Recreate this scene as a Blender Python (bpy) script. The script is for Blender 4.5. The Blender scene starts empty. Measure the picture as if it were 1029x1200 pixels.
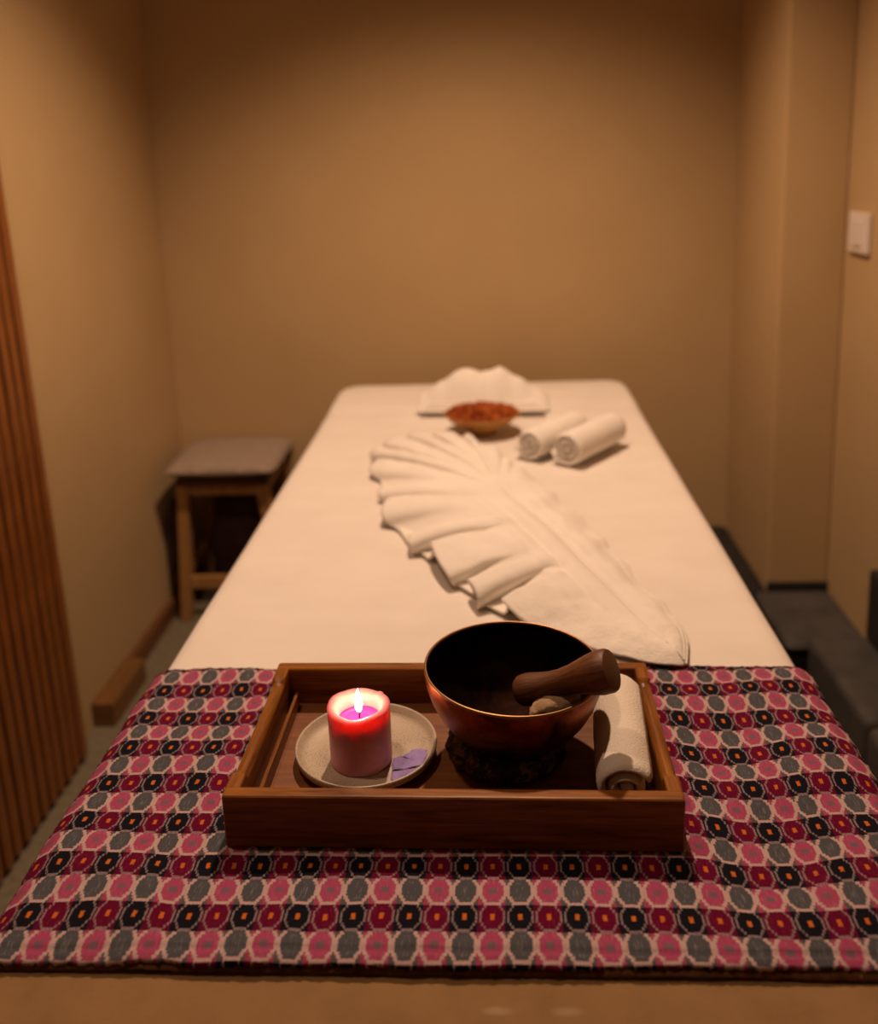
import bpy, bmesh, math, random
from mathutils import Vector, Matrix, noise
random.seed(7)
PI = math.pi
S = bpy.context.scene
COL = S.collection

# ---------------------------------------------------------------- camera
W_PX, H_PX, F_PX, PRX, PRY = 1029.0, 1200.0, 1100.0, 514.5, 430.0
cd = bpy.data.cameras.new('camera'); cam = bpy.data.objects.new('camera', cd); COL.objects.link(cam)
rt = Vector((0.99807718, 0.05041854, -0.03605427)); fw = Vector((-0.05695914, 0.9754577, -0.21269212))
dn = Vector((-0.02444579, -0.21433678, -0.97645386))
up = -dn; bk = -fw
cam.matrix_world = Matrix(((rt.x, up.x, bk.x, 0.0303), (rt.y, up.y, bk.y, 0.0), (rt.z, up.z, bk.z, 1.304), (0, 0, 0, 1)))
cd.sensor_fit = 'HORIZONTAL'; cd.sensor_width = 24.0; cd.lens = F_PX / W_PX * 24.0
cd.shift_x = 0.0; cd.shift_y = -(H_PX / 2 - PRY) / W_PX
cd.clip_start = 0.05; cd.clip_end = 50
cd.dof.use_dof = True; cd.dof.focus_distance = 0.90; cd.dof.aperture_fstop = 2.4
S.camera = cam

# ---------------------------------------------------------------- world, exposure
w = bpy.data.worlds.new('world'); S.world = w; w.use_nodes = True
w.node_tree.nodes['Background'].inputs[0].default_value = (0.02, 0.012, 0.007, 1)
w.node_tree.nodes['Background'].inputs[1].default_value = 0.3
S.view_settings.view_transform = 'Standard'; S.view_settings.look = 'None'
S.view_settings.gamma = 1.0; S.view_settings.use_curve_mapping = False
S.view_settings.exposure = 0.0

# ---------------------------------------------------------------- lights (ceiling downlights plus one added fill)
WARM = (1.0, 0.66, 0.44)
# x, y, z, target, energy, spot angle deg, blend, source radius
LIGHTS = [
    (-0.02, 1.74, 2.46, (-0.02, 1.74, 0), 112, 114, 0.75, 0.035),
    (-0.52, 0.85, 2.46, (-0.60, 1.00, 0), 26, 140, 0.7, 0.05),
    (-0.45, -0.85, 2.46, (-0.40, -0.3, 0), 2.5, 150, 0.7, 0.06),  # added fill behind the camera, brightens faces turned towards it
]
for i, (x, y, z, t, e, ang, bl, rad) in enumerate(LIGHTS):
    ld = bpy.data.lights.new('downlight', 'SPOT'); lo = bpy.data.objects.new('downlight', ld); COL.objects.link(lo)
    ld.energy = e; ld.color = WARM; ld.spot_size = math.radians(ang); ld.spot_blend = bl; ld.shadow_soft_size = rad
    lo.location = (x, y, z)
    lo.rotation_euler = (Vector(t) - Vector((x, y, z))).to_track_quat('-Z', 'Y').to_euler()

# ---------------------------------------------------------------- node helpers
class V:
    """wraps a float socket so maths reads as maths"""
    def __init__(s, nt, sock): s.nt = nt; s.s = sock
    def _op(s, op, *a):
        n = s.nt.nodes.new('ShaderNodeMath'); n.operation = op
        for i, q in enumerate((s,) + a):
            if isinstance(q, V): s.nt.links.new(q.s, n.inputs[i])
            else: n.inputs[i].default_value = q
        return V(s.nt, n.outputs[0])
    def __add__(s, o): return s._op('ADD', o)
    def __radd__(s, o): return s._op('ADD', o)
    def __sub__(s, o): return s._op('SUBTRACT', o)
    def __rsub__(s, o): return (s * -1.0) + o
    def __mul__(s, o): return s._op('MULTIPLY', o)
    def __rmul__(s, o): return s._op('MULTIPLY', o)
    def __truediv__(s, o): return s._op('DIVIDE', o)
    def abs(s): return s._op('ABSOLUTE')
    def floor(s): return s._op('FLOOR')
    def fract(s): return s._op('FRACT')
    def sin(s): return s._op('SINE')
    def mx(s, o): return s._op('MAXIMUM', o)
    def mn(s, o): return s._op('MINIMUM', o)
    def lt(s, o): return s._op('LESS_THAN', o)
    def gt(s, o): return s._op('GREATER_THAN', o)
    def mod(s, o): return s._op('FLOORED_MODULO', o)

def mat(name, col, rough=0.7, metal=0.0, spec=0.4):
    m = bpy.data.materials.new(name); m.use_nodes = True
    nt = m.node_tree; b = nt.nodes['Principled BSDF']
    b.inputs['Base Color'].default_value = (*col, 1); b.inputs['Roughness'].default_value = rough
    b.inputs['Metallic'].default_value = metal; b.inputs['Specular IOR Level'].default_value = spec
    return m, nt, b

def coords(nt, kind='Object', scale=(1, 1, 1), rot=(0, 0, 0)):
    tc = nt.nodes.new('ShaderNodeTexCoord'); mp = nt.nodes.new('ShaderNodeMapping')
    mp.inputs['Scale'].default_value = scale; mp.inputs['Rotation'].default_value = rot
    nt.links.new(tc.outputs[kind], mp.inputs[0]); return mp.outputs[0]

def noise_tex(nt, vec, scale, detail=4, rough=0.55, dist=0.0):
    n = nt.nodes.new('ShaderNodeTexNoise'); n.inputs['Scale'].default_value = scale
    n.inputs['Detail'].default_value = detail; n.inputs['Roughness'].default_value = rough
    n.inputs['Distortion'].default_value = dist
    if vec is not None: nt.links.new(vec, n.inputs['Vector'])
    return n.outputs[0]

def ramp(nt, fac, stops):
    r = nt.nodes.new('ShaderNodeValToRGB'); nt.links.new(fac, r.inputs[0])
    el = r.color_ramp.elements
    while len(el) < len(stops): el.new(0.5)
    for e, (p, c) in zip(el, stops): e.position = p; e.color = (*c, 1)
    return r.outputs[0]

def bump(nt, b, fac, strength, dist=0.002):
    n = nt.nodes.new('ShaderNodeBump'); n.inputs['Strength'].default_value = strength; n.inputs['Distance'].default_value = dist
    nt.links.new(fac, n.inputs['Height']); nt.links.new(n.outputs[0], b.inputs['Normal'])

def noisy(name, c1, c2, scale, rough=0.8, bs=0.3, bd=0.002, bscale=None, metal=0, spec=0.3, stretch=(1, 1, 1), detail=4, dist=0):
    m, nt, b = mat(name, c1, rough, metal, spec)
    v = coords(nt, scale=stretch)
    f = noise_tex(nt, v, scale, detail, dist=dist)
    nt.links.new(ramp(nt, f, [(0.3, c1), (0.7, c2)]), b.inputs['Base Color'])
    if bs: bump(nt, b, noise_tex(nt, v, bscale or scale * 4, 3), bs, bd)
    return m

def wood(name, dark, light, axis='X', rough=0.45, scale=14, spec=0.4):
    m, nt, b = mat(name, light, rough, 0, spec)
    st = {'X': (0.35, 5, 5), 'Y': (5, 0.35, 5), 'Z': (5, 5, 0.35)}[axis]
    v = coords(nt, scale=st)
    f = noise_tex(nt, v, scale, 6, 0.6, 1.2)
    f2 = noise_tex(nt, v, scale * 6, 3, 0.5)
    a = V(nt, f) * 0.7 + V(nt, f2) * 0.3
    nt.links.new(ramp(nt, a.s, [(0.34, dark), (0.62, light)]), b.inputs['Base Color'])
    bump(nt, b, f2, 0.25, 0.0008)
    return m

M = {}
M['wall'] = noisy('wall_paint', (0.47, 0.325, 0.162), (0.51, 0.355, 0.180), 3, 0.9, 0.12, 0.002, 60)
M['ceiling'] = noisy('ceiling_paint', (0.6, 0.5, 0.38), (0.65, 0.54, 0.41), 4, 0.9, 0.1)
M['carpet'] = noisy('carpet', (0.15, 0.125, 0.080), (0.21, 0.175, 0.115), 60, 0.95, 0.6, 0.003, 260)
M['skirting'] = wood('skirting_wood', (0.10, 0.04, 0.012), (0.20, 0.085, 0.028), 'Y')
M['oak'] = wood('light_trim_wood', (0.12, 0.055, 0.016), (0.22, 0.105, 0.03), 'Y')
M['slat'] = wood('slat_wood', (0.12, 0.036, 0.008), (0.29, 0.105, 0.022), 'Z', 0.45)
M['slat_back'] = noisy('panel_backing', (0.03, 0.012, 0.005), (0.05, 0.02, 0.008), 20, 0.8)
def tan_vinyl():
    m, nt, b = mat('tan_upholstery', (0.3, 0.17, 0.07), 0.85, 0, 0.15)
    v = coords(nt); sx = nt.nodes.new('ShaderNodeSeparateXYZ'); nt.links.new(v, sx.inputs[0])
    x = V(nt, sx.outputs[0]); y = V(nt, sx.outputs[1])
    n = V(nt, noise_tex(nt, v, 25, 4))
    w1 = None
    for (cx, cy, wx) in ((0.022, -0.8885, 0.013), (0.073, -0.8880, 0.014)):      # two pale scuffs near the foot end
        dx = (x - cx) / wx; dy = (y - cy) / 0.0045
        k = (1.0 - (dx * dx + dy * dy)).mx(0.0) * (n * 0.7)
        w1 = k if w1 is None else w1 + k
    mx = nt.nodes.new('ShaderNodeMix'); mx.data_type = 'RGBA'; nt.links.new((w1.mn(0.6)).s, mx.inputs[0])
    nt.links.new(ramp(nt, n.s, [(0.3, (0.250, 0.145, 0.060)), (0.7, (0.300, 0.175, 0.074))]), mx.inputs[6])
    mx.inputs[7].default_value = (0.5, 0.38, 0.26, 1); nt.links.new(mx.outputs[2], b.inputs['Base Color'])
    bump(nt, b, noise_tex(nt, v, 420, 3), 0.35, 0.0012); return m
M['vinyl'] = tan_vinyl()
M['sheet'] = noisy('cotton_sheet', (0.74, 0.68, 0.61), (0.79, 0.73, 0.66), 9, 0.95, 0.4, 0.0008, 500, spec=0.1, stretch=(1, 1.6, 1))
M['terry'] = noisy('terry_towel', (0.80, 0.75, 0.68), (0.86, 0.81, 0.74), 12, 0.98, 0.7, 0.002, 330, spec=0.05)
M['terry_cream'] = noisy('cream_towel', (0.76, 0.68, 0.58), (0.82, 0.74, 0.64), 14, 0.98, 0.7, 0.0015, 520, spec=0.05)
M['tray'] = wood('tray_wood', (0.085, 0.018, 0.002), (0.31, 0.112, 0.013), 'X', 0.40, 12, 0.25)
M['tray_side'] = wood('tray_side_wood', (0.085, 0.018, 0.002), (0.31, 0.112, 0.013), 'Y', 0.40, 12, 0.25)
M['stool'] = wood('stool_wood', (0.26, 0.13, 0.04), (0.42, 0.22, 0.075), 'Z', 0.5)
M['dark_wood'] = wood('dark_stool_wood', (0.05, 0.016, 0.006), (0.10, 0.035, 0.012), 'X', 0.5)
M['cushion'] = noisy('grey_cushion_cloth', (0.28, 0.215, 0.165), (0.33, 0.255, 0.195), 40, 0.95, 0.4, 0.001, 500)
M['dark_cloth'] = noisy('dark_bag_cloth', (0.035, 0.018, 0.018), (0.06, 0.03, 0.03), 25, 0.9, 0.4)
M['bench'] = noisy('charcoal_upholstery', (0.05, 0.046, 0.044), (0.085, 0.078, 0.072), 14, 0.62, 0.4, 0.002, 200)
M['mat_dark'] = noisy('black_mat', (0.018, 0.016, 0.015), (0.03, 0.027, 0.025), 14, 0.8, 0.4, 0.002, 160)
M['plastic'] = mat('switch_plastic', (0.72, 0.64, 0.56), 0.4)[0]
M['ceramic'] = None
M['lining'] = noisy('brown_lining', (0.10, 0.042, 0.014), (0.22, 0.10, 0.035), 30, 0.95, 0.8, 0.003, 150, stretch=(5, 5, 0.4))
M['metal_white'] = mat('white_metal', (0.7, 0.68, 0.64), 0.4, 0.3)[0]

def ceramic():
    m, nt, b = mat('speckled_ceramic', (0.5, 0.42, 0.33), 0.45)
    v = coords(nt)
    f = noise_tex(nt, v, 700, 2); g = noise_tex(nt, v, 18, 3)
    a = V(nt, f) * 0.6 + V(nt, g) * 0.4
    nt.links.new(ramp(nt, a.s, [(0.38, (0.30, 0.25, 0.19)), (0.46, (0.47, 0.39, 0.29)), (0.6, (0.56, 0.47, 0.35))]), b.inputs['Base Color'])
    bump(nt, b, f, 0.2, 0.0004); return m
M['ceramic'] = ceramic()

def tray_floor_mat():
    m, nt, b = mat('tray_floor_weave', (0.2, 0.07, 0.02), 0.5)
    v = coords(nt); sx = nt.nodes.new('ShaderNodeSeparateXYZ'); nt.links.new(v, sx.inputs[0])
    x = V(nt, sx.outputs[0]); y = V(nt, sx.outputs[1])
    wv = (x * 2900.0).sin() * 0.25 + (y * 2900.0).sin() * 0.25
    n = V(nt, noise_tex(nt, coords(nt, scale=(0.5, 6, 1)), 25, 5))
    nt.links.new(ramp(nt, (wv * 0.3 + n).s, [(0.3, (0.13, 0.040, 0.011)), (0.7, (0.25, 0.088, 0.024))]), b.inputs['Base Color'])
    bump(nt, b, wv.s, 0.3, 0.0003); return m
M['tray_floor'] = tray_floor_mat()

def copper(name, c1, c2, c3, rough=0.36):
    m, nt, b = mat(name, c2, rough, 1.0)
    v = coords(nt)
    f = noise_tex(nt, v, 26, 6, 0.65, 0.8)
    nt.links.new(ramp(nt, f, [(0.34, c1), (0.52, c2), (0.68, c3)]), b.inputs['Base Color'])
    r = V(nt, f) * 0.3 + (rough - 0.12)
    nt.links.new(r.s, b.inputs['Roughness'])
    vo = nt.nodes.new('ShaderNodeTexVoronoi'); vo.inputs['Scale'].default_value = 75; nt.links.new(v, vo.inputs['Vector'])
    bump(nt, b, vo.outputs[0], 0.16, 0.0015); return m
M['copper'] = copper('aged_copper', (0.05, 0.012, 0.007), (0.24, 0.06, 0.025), (0.36, 0.12, 0.05))
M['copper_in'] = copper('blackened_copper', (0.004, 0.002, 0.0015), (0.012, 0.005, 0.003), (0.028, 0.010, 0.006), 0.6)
M['brass_rim'] = mat('worn_brass_rim', (0.36, 0.20, 0.10), 0.42, 1.0)[0]
M['mallet'] = wood('mallet_wood', (0.045, 0.015, 0.005), (0.19, 0.070, 0.022), 'Z', 0.5, 22)
M['mallet_end'] = None
def rings():
    m, nt, b = mat('end_grain_wood', (0.2, 0.08, 0.03), 0.6)
    sx = nt.nodes.new('ShaderNodeSeparateXYZ'); nt.links.new(coords(nt), sx.inputs[0])
    x = V(nt, sx.outputs[0]) + 0.012; y = V(nt, sx.outputs[1]) + 0.02
    r = (x * x + y * y)._op('SQRT')
    f = (r * 4200.0 + V(nt, noise_tex(nt, coords(nt), 120, 2)) * 5.0).sin() * 0.5 + 0.5
    nt.links.new(ramp(nt, f.s, [(0.2, (0.085, 0.032, 0.012)), (0.9, (0.19, 0.08, 0.032))]), b.inputs['Base Color']); return m
M['mallet_end'] = rings()
M['suede'] = noisy('tan_suede', (0.30, 0.19, 0.10), (0.48, 0.33, 0.19), 60, 0.95, 0.5)
M['paper'] = noisy('violet_petal', (0.24, 0.17, 0.42), (0.34, 0.25, 0.56), 70, 0.6, 0.4, 0.001)
M['basket'] = wood('carved_wood_bowl', (0.34, 0.15, 0.03), (0.55, 0.28, 0.07), 'X', 0.5)
M['petal'] = noisy('dried_petal', (0.24, 0.040, 0.008), (0.50, 0.125, 0.014), 60, 0.8, 0.3)

def brocade():
    m, nt, b = mat('dark_brocade', (0.03, 0.02, 0.02), 0.55)
    v = coords(nt); f = noise_tex(nt, v, 95, 3, 0.5, 1.5)
    nt.links.new(ramp(nt, f, [(0.50, (0.018, 0.012, 0.012)), (0.56, (0.05, 0.025, 0.02)), (0.60, (0.17, 0.10, 0.045)), (0.75, (0.22, 0.13, 0.06))]), b.inputs['Base Color'])
    bump(nt, b, f, 0.5, 0.002); return m
M['brocade'] = brocade()

def wax(name, col, sss, scale):
    m, nt, b = mat(name, col, 0.38)
    b.inputs['Subsurface Weight'].default_value = sss
    b.inputs['Subsurface Radius'].default_value = (1.0, 0.55, 0.42)
    b.inputs['Subsurface Scale'].default_value = scale
    f = noise_tex(nt, coords(nt), 160, 4)
    nt.links.new(ramp(nt, f, [(0.3, col), (0.75, tuple(min(1, c * 1.12 + 0.02) for c in col))]), b.inputs['Base Color'])
    bump(nt, b, f, 0.1, 0.0006); return m
M['wax'] = wax('pink_wax', (0.58, 0.23, 0.30), 1.0, 0.019)
M['pool'] = wax('melted_pink_wax', (0.62, 0.010, 0.30), 0.4, 0.004)
M['wick'] = mat('charred_wick', (0.01, 0.008, 0.008), 0.9)[0]
def flame_mat():
    m = bpy.data.materials.new('candle_flame'); m.use_nodes = True; nt = m.node_tree
    nt.nodes.clear(); o = nt.nodes.new('ShaderNodeOutputMaterial'); e = nt.nodes.new('ShaderNodeEmission')
    sx = nt.nodes.new('ShaderNodeSeparateXYZ'); nt.links.new(coords(nt), sx.inputs[0])
    nt.links.new(ramp(nt, (V(nt, sx.outputs[2]) * 38.0).s, [(0.0, (0.5, 0.2, 0.2)), (0.22, (1.0, 0.45, 0.18)), (0.5, (1.0, 0.58, 0.26)), (1.0, (1.0, 0.55, 0.22))]), e.inputs[0])
    e.inputs[1].default_value = 125.0
    nt.links.new(e.outputs[0], o.inputs[0]); return m
M['flame'] = flame_mat()

# ------------------------------------------------ woven runner material (pattern laid out in the cloth's own UVs)
def runner_mat():
    m, nt, b = mat('woven_ikat_cloth', (0.5, 0.2, 0.2), 0.95, 0, 0.05)
    uv = nt.nodes.new('ShaderNodeUVMap'); uv.uv_map = 'weave'
    sx = nt.nodes.new('ShaderNodeSeparateXYZ'); nt.links.new(uv.outputs[0], sx.inputs[0])
    u0 = V(nt, sx.outputs[0]); v0 = V(nt, sx.outputs[1])
    nz = V(nt, noise_tex(nt, uv.outputs[0], 26, 3)); nz2 = V(nt, noise_tex(nt, uv.outputs[0], 55, 2))
    mp = nt.nodes.new('ShaderNodeMapping'); mp.inputs['Scale'].default_value = (70, 5, 1); nt.links.new(uv.outputs[0], mp.inputs[0])
    thr = V(nt, noise_tex(nt, mp.outputs[0], 1, 2))                    # fine vertical threads
    P = u0 * 2.0 + (nz - 0.5) * 0.10 + (nz2 - 0.5) * 0.12; Q = v0 * 2.0 + (thr - 0.5) * 0.13
    P = ((P * 13.0).floor() + 0.5) / 13.0; Q = ((Q * 9.0).floor() + 0.5) / 9.0
    pr = (P + 0.5).floor(); qr = (Q + 0.5).floor()
    pm = (P - pr).abs(); qm = (Q - qr).abs()
    odd = pr.mod(2.0).gt(0.5)            # 0 = black / grey column, 1 = maroon / pink column
    rowA = qr.mod(2.0).gt(0.5)           # 1 = pink-and-grey row
    d = (pm / 0.47).mx(qm / 0.56).mx((pm + qm) / 0.70)
    def mixc(f, a, c):
        n = nt.nodes.new('ShaderNodeMix'); n.data_type = 'RGBA'
        nt.links.new(f.s, n.inputs[0])
        for i, q in ((6, a), (7, c)):
            if isinstance(q, tuple): n.inputs[i].default_value = (*q, 1)
            else: nt.links.new(q, n.inputs[i])
        return n.outputs[2]
    # motifs
    strk = thr.gt(0.60) * pm.lt(0.14) * qm.lt(0.32)
    grey = mixc(strk, (0.085, 0.088, 0.10), (0.20, 0.19, 0.20))
    pink = (0.39, 0.070, 0.150)
    pink = mixc((thr.gt(0.62)) * 0.35, pink, (0.56, 0.26, 0.30))
    cen = pm.lt(0.12) * qm.lt(0.12)
    pink = mixc(cen * thr.gt(0.42), pink, (0.17, 0.12, 0.15))
    mA = mixc(odd, grey, pink)
    cream = (0.55, 0.40, 0.38)
    cream = mixc((nz2.gt(0.57)) * 0.55, cream, (0.40, 0.15, 0.19))
    cornA = mixc(odd, (0.10, 0.095, 0.10), (0.36, 0.065, 0.13))
    A = mixc(d.gt(0.87), mA, cream)
    A = mixc(d.gt(1.10), A, cornA)
    # dark rows
    mar = mixc((thr.gt(0.64)) * 0.3, (0.13, 0.005, 0.030), (0.28, 0.07, 0.12))
    mB = mixc(odd, (0.010, 0.010, 0.016), mar)
    cenB = pm.lt(0.105) * qm.lt(0.10)
    mB = mixc(cenB * thr.gt(0.36), mB, (0.60, 0.15, 0.02))
    ring = (0.36, 0.27, 0.29)
    ringf = d.gt(0.84) * d.lt(1.0) * nz2.gt(0.44)
    B = mixc(d.gt(0.92), mB, mixc(odd, (0.012, 0.010, 0.016), (0.11, 0.006, 0.030)))
    B = mixc(ringf * 0.8, B, ring)
    C = mixc(rowA, B, A)
    fine = V(nt, noise_tex(nt, uv.outputs[0], 110, 2)) * 0.8 + thr * 0.7 + 0.25
    mul = nt.nodes.new('ShaderNodeMix'); mul.data_type = 'RGBA'; mul.blend_type = 'MULTIPLY'; mul.inputs[0].default_value = 0.8
    nt.links.new(C, mul.inputs[6])
    cb = nt.nodes.new('ShaderNodeCombineColor')
    for i in range(3): nt.links.new(fine.s, cb.inputs[i])
    nt.links.new(cb.outputs[0], mul.inputs[7])
    nt.links.new(mul.outputs[2], b.inputs['Base Color'])
    bh = (u0 * 1100.0).sin() * 0.3 + (v0 * 900.0).sin() * 0.3 + nz2
    bump(nt, b, bh.s, 0.35, 0.0008)
    return m
M['runner'] = runner_mat()

# ---------------------------------------------------------------- object helpers
def link(name, me, m, parent=None, loc=None, smooth=False):
    o = bpy.data.objects.new(name, me); COL.objects.link(o)
    if m is not None: me.materials.append(m)
    if parent is not None: o.parent = parent
    if loc is not None: o.location = loc
    if smooth:
        for p in me.polygons: p.use_smooth = True
    return o
def tag(o, label=None, cat=None, group=None, kind=None):
    if label: o['label'] = label
    if cat: o['category'] = cat
    if group: o['group'] = group
    if kind: o['kind'] = kind
    return o
def empty(name, loc, rz=0.0):
    o = bpy.data.objects.new(name, None); COL.objects.link(o); o.location = loc; o.rotation_euler = (0, 0, rz)
    o.empty_display_size = 0.05; return o
def from_bm(name, bm, m, parent=None, loc=None, smooth=False):
    me = bpy.data.meshes.new(name); bmesh.ops.recalc_face_normals(bm, faces=bm.faces); bm.to_mesh(me); bm.free()
    return link(name, me, m, parent, loc, smooth)
def mesh(name, vs, fs, m, parent=None, loc=None, smooth=True, recalc=False):
    me = bpy.data.meshes.new(name); me.from_pydata([tuple(v) for v in vs], [], fs); me.update()
    if recalc:
        bm = bmesh.new(); bm.from_mesh(me); bmesh.ops.recalc_face_normals(bm, faces=bm.faces); bm.to_mesh(me); bm.free()
    return link(name, me, m, parent, loc, smooth)
def add_box(bm, c, s, bev=0.0, seg=2, mtx=None):
    r = bmesh.ops.create_cube(bm, size=1.0); vs = r['verts']
    for v in vs: v.co = Vector((v.co.x * s[0] + c[0], v.co.y * s[1] + c[1], v.co.z * s[2] + c[2]))
    if bev > 0:
        es = list({e for v in vs for e in v.link_edges})
        rr = bmesh.ops.bevel(bm, geom=es, offset=bev, segments=seg, affect='EDGES', profile=0.6)
        vs = list({v for f in rr['faces'] for v in f.verts} | {v for v in vs if v.is_valid})
    if mtx is not None:
        for v in vs: v.co = mtx @ v.co
    return vs
def box(name, c, s, m, parent=None, bev=0.0, seg=2, loc=None, smooth=False, mtx=None):
    bm = bmesh.new(); add_box(bm, c, s, bev, seg, mtx); return from_bm(name, bm, m, parent, loc, smooth)
def lathe(name, prof, m, parent=None, loc=None, n=64, closed=True):
    """prof: list of (r, z); r=0 ends collapse"""
    vs, fs, idx = [], [], []
    for r, z in prof:
        if r < 1e-6: idx.append([len(vs)]); vs.append((0, 0, z))
        else:
            idx.append(list(range(len(vs), len(vs) + n)))
            for k in range(n): a = 2 * PI * k / n; vs.append((r * math.cos(a), r * math.sin(a), z))
    for a, b2 in zip(idx[:-1], idx[1:]):
        for k in range(n):
            k2 = (k + 1) % n
            if len(a) == 1 and len(b2) == 1: continue
            if len(a) == 1: fs.append((a[0], b2[k], b2[k2]))
            elif len(b2) == 1: fs.append((a[k], a[k2], b2[0]))
            else: fs.append((a[k], a[k2], b2[k2], b2[k]))
    return mesh(name, vs, fs, m, parent, loc, True, True)
def fbm(x, y, z=0.0, o=3):
    return noise.fractal(Vector((x, y, z)), 1.0, 2.0, o)
def sstep(a, b, x):
    t = max(0.0, min(1.0, (x - a) / (b - a))); return t * t * (3 - 2 * t)

# ================================================================ THE ROOM
X0, X1, YB, YN, ZC = -0.955, 0.902, 2.80, -1.3, 2.50
XA, YC = 0.745, 2.36            # narrower alcove at the back right
T = 0.10
def struct(o): o['kind'] = 'structure'; return o
struct(box('floor', ((X0 + X1) / 2, (YN + YB) / 2, -0.05), (X1 - X0 + 2 * T, YB - YN + 2 * T, 0.1), M['carpet']))
struct(box('ceiling', ((X0 + X1) / 2, (YN + YB) / 2, ZC + 0.05), (X1 - X0 + 2 * T, YB - YN + 2 * T, 0.1), M['ceiling']))
struct(box('wall_back', ((X0 + X1) / 2, YB + T / 2, ZC / 2), (X1 - X0 + 2 * T, T, ZC), M['wall']))
struct(box('wall_left', (X0 - T / 2, (YN + YB) / 2, ZC / 2), (T, YB - YN, ZC), M['wall']))
struct(box('wall_right', (X1 + T / 2, (YN + YB) / 2, ZC / 2), (T, YB - YN, ZC), M['wall']))
struct(box('wall_alcove', ((XA + X1) / 2, (YC + YB) / 2, ZC / 2), (X1 - XA, YB - YC, ZC), M['wall'], bev=0.006))
struct(box('wall_front', ((X0 + X1) / 2, YN - T / 2, ZC / 2), (X1 - X0 + 2 * T, T, ZC), M['dark_wood']))  # unseen wall, made dark to cut bounce light onto camera-facing sides
struct(box('baseboard_left', (X0 + 0.009, 2.50, 0.0275), (0.018, 0.60, 0.055), M['skirting'], bev=0.003))
struct(box('baseboard_back', (-0.105, YB - 0.009, 0.0275), (1.69, 0.018, 0.055), M['skirting'], bev=0.003))
struct(box('trim_1', (X0 + 0.0275, 2.095, 0.031), (0.055, 0.215, 0.062), M['oak'], bev=0.004))

# downlight fittings (above the frame); the last one houses the added fill
for i, (x, y, z, *_r) in enumerate(LIGHTS):
    cl = empty('ceiling_light', (x, y, ZC)); tag(cl, ['round recessed ceiling downlight above the massage bed', 'round recessed ceiling downlight by the slatted screen', 'round ceiling fill light added out of view near the room entrance'][i], 'light')
    lathe('ring', [(0.045, -0.001), (0.06, -0.001), (0.062, -0.006), (0.058, -0.012), (0.046, -0.012), (0.045, -0.001)], M['metal_white'], cl, n=32)

# light switch on the right wall
sw = empty('light_switch', (X1 - 0.002, 2.262, 1.108)); tag(sw, 'small white rocker light switch on the right wall', 'switch')
box('switch_plate', (-0.004, 0, 0), (0.010, 0.116, 0.094), M['plastic'], sw, bev=0.003)
box('rocker', (-0.0105, 0, 0), (0.006, 0.05, 0.06), M['plastic'], sw, bev=0.0015)

# ================================================================ SLATTED SCREEN (left)
sc = empty('slatted_screen', (-0.94, 1.865, 0)); tag(sc, 'tall brown vertical-slat wooden screen along the left wall', 'screen')
LEAN = 0.035
def lean_box(bm, c, s, bev=0):
    vs = add_box(bm, c, s, bev, 2)
    for v in vs: v.co.y -= LEAN * max(0, v.co.z)
bm = bmesh.new(); lean_box(bm, (-0.004, -1.2, 1.115), (0.014, 2.4, 2.21)); from_bm('backing_board', bm, M['slat_back'], sc)
bm = bmesh.new(); lean_box(bm, (0.016, 0, 1.11), (0.022, 0.031, 2.2), 0.009); slat_me = bpy.data.meshes.new('slat')
bmesh.ops.recalc_face_normals(bm, faces=bm.faces); bm.to_mesh(slat_me); bm.free(); slat_me.materials.append(M['slat'])
for k in range(63):
    o = bpy.data.objects.new('slat', slat_me); COL.objects.link(o); o.parent = sc; o.location = (random.uniform(-0.0015, 0.0015), -0.014 - k * 0.0378, 0)

# ================================================================ MASSAGE TABLE
HW, YF, YE, ZT = 0.377, 0.360, 2.567, 0.700
tb = empty('massage_table', (0, 1.4635, 0)); tag(tb, 'long tan upholstered massage table under the white sheet', 'table')
box('top_pad', (0, (YF + YE) / 2 - 1.4635, 0.625), (2 * HW + 0.014, YE - YF - 0.008, 0.134), M['vinyl'], tb, bev=0.022, seg=4, smooth=True)
box('base', (0, 0.0, 0.28), (2 * HW - 0.05, YE - YF - 0.06, 0.556), M['vinyl'], tb, bev=0.01)
bm = bmesh.new()
for zz in (0.613,):
    for sgn in (-1, 1):
        add_box(bm, (sgn * (HW - 0.003), 0, zz), (0.006, YE - YF - 0.06, 0.006), 0.002)
    for yy in (YF + 0.003, YE - 0.003):
        add_box(bm, (0, yy - 1.4635, zz), (2 * HW - 0.06, 0.006, 0.006), 0.002)
from_bm('piping', bm, M['vinyl'], tb)

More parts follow.
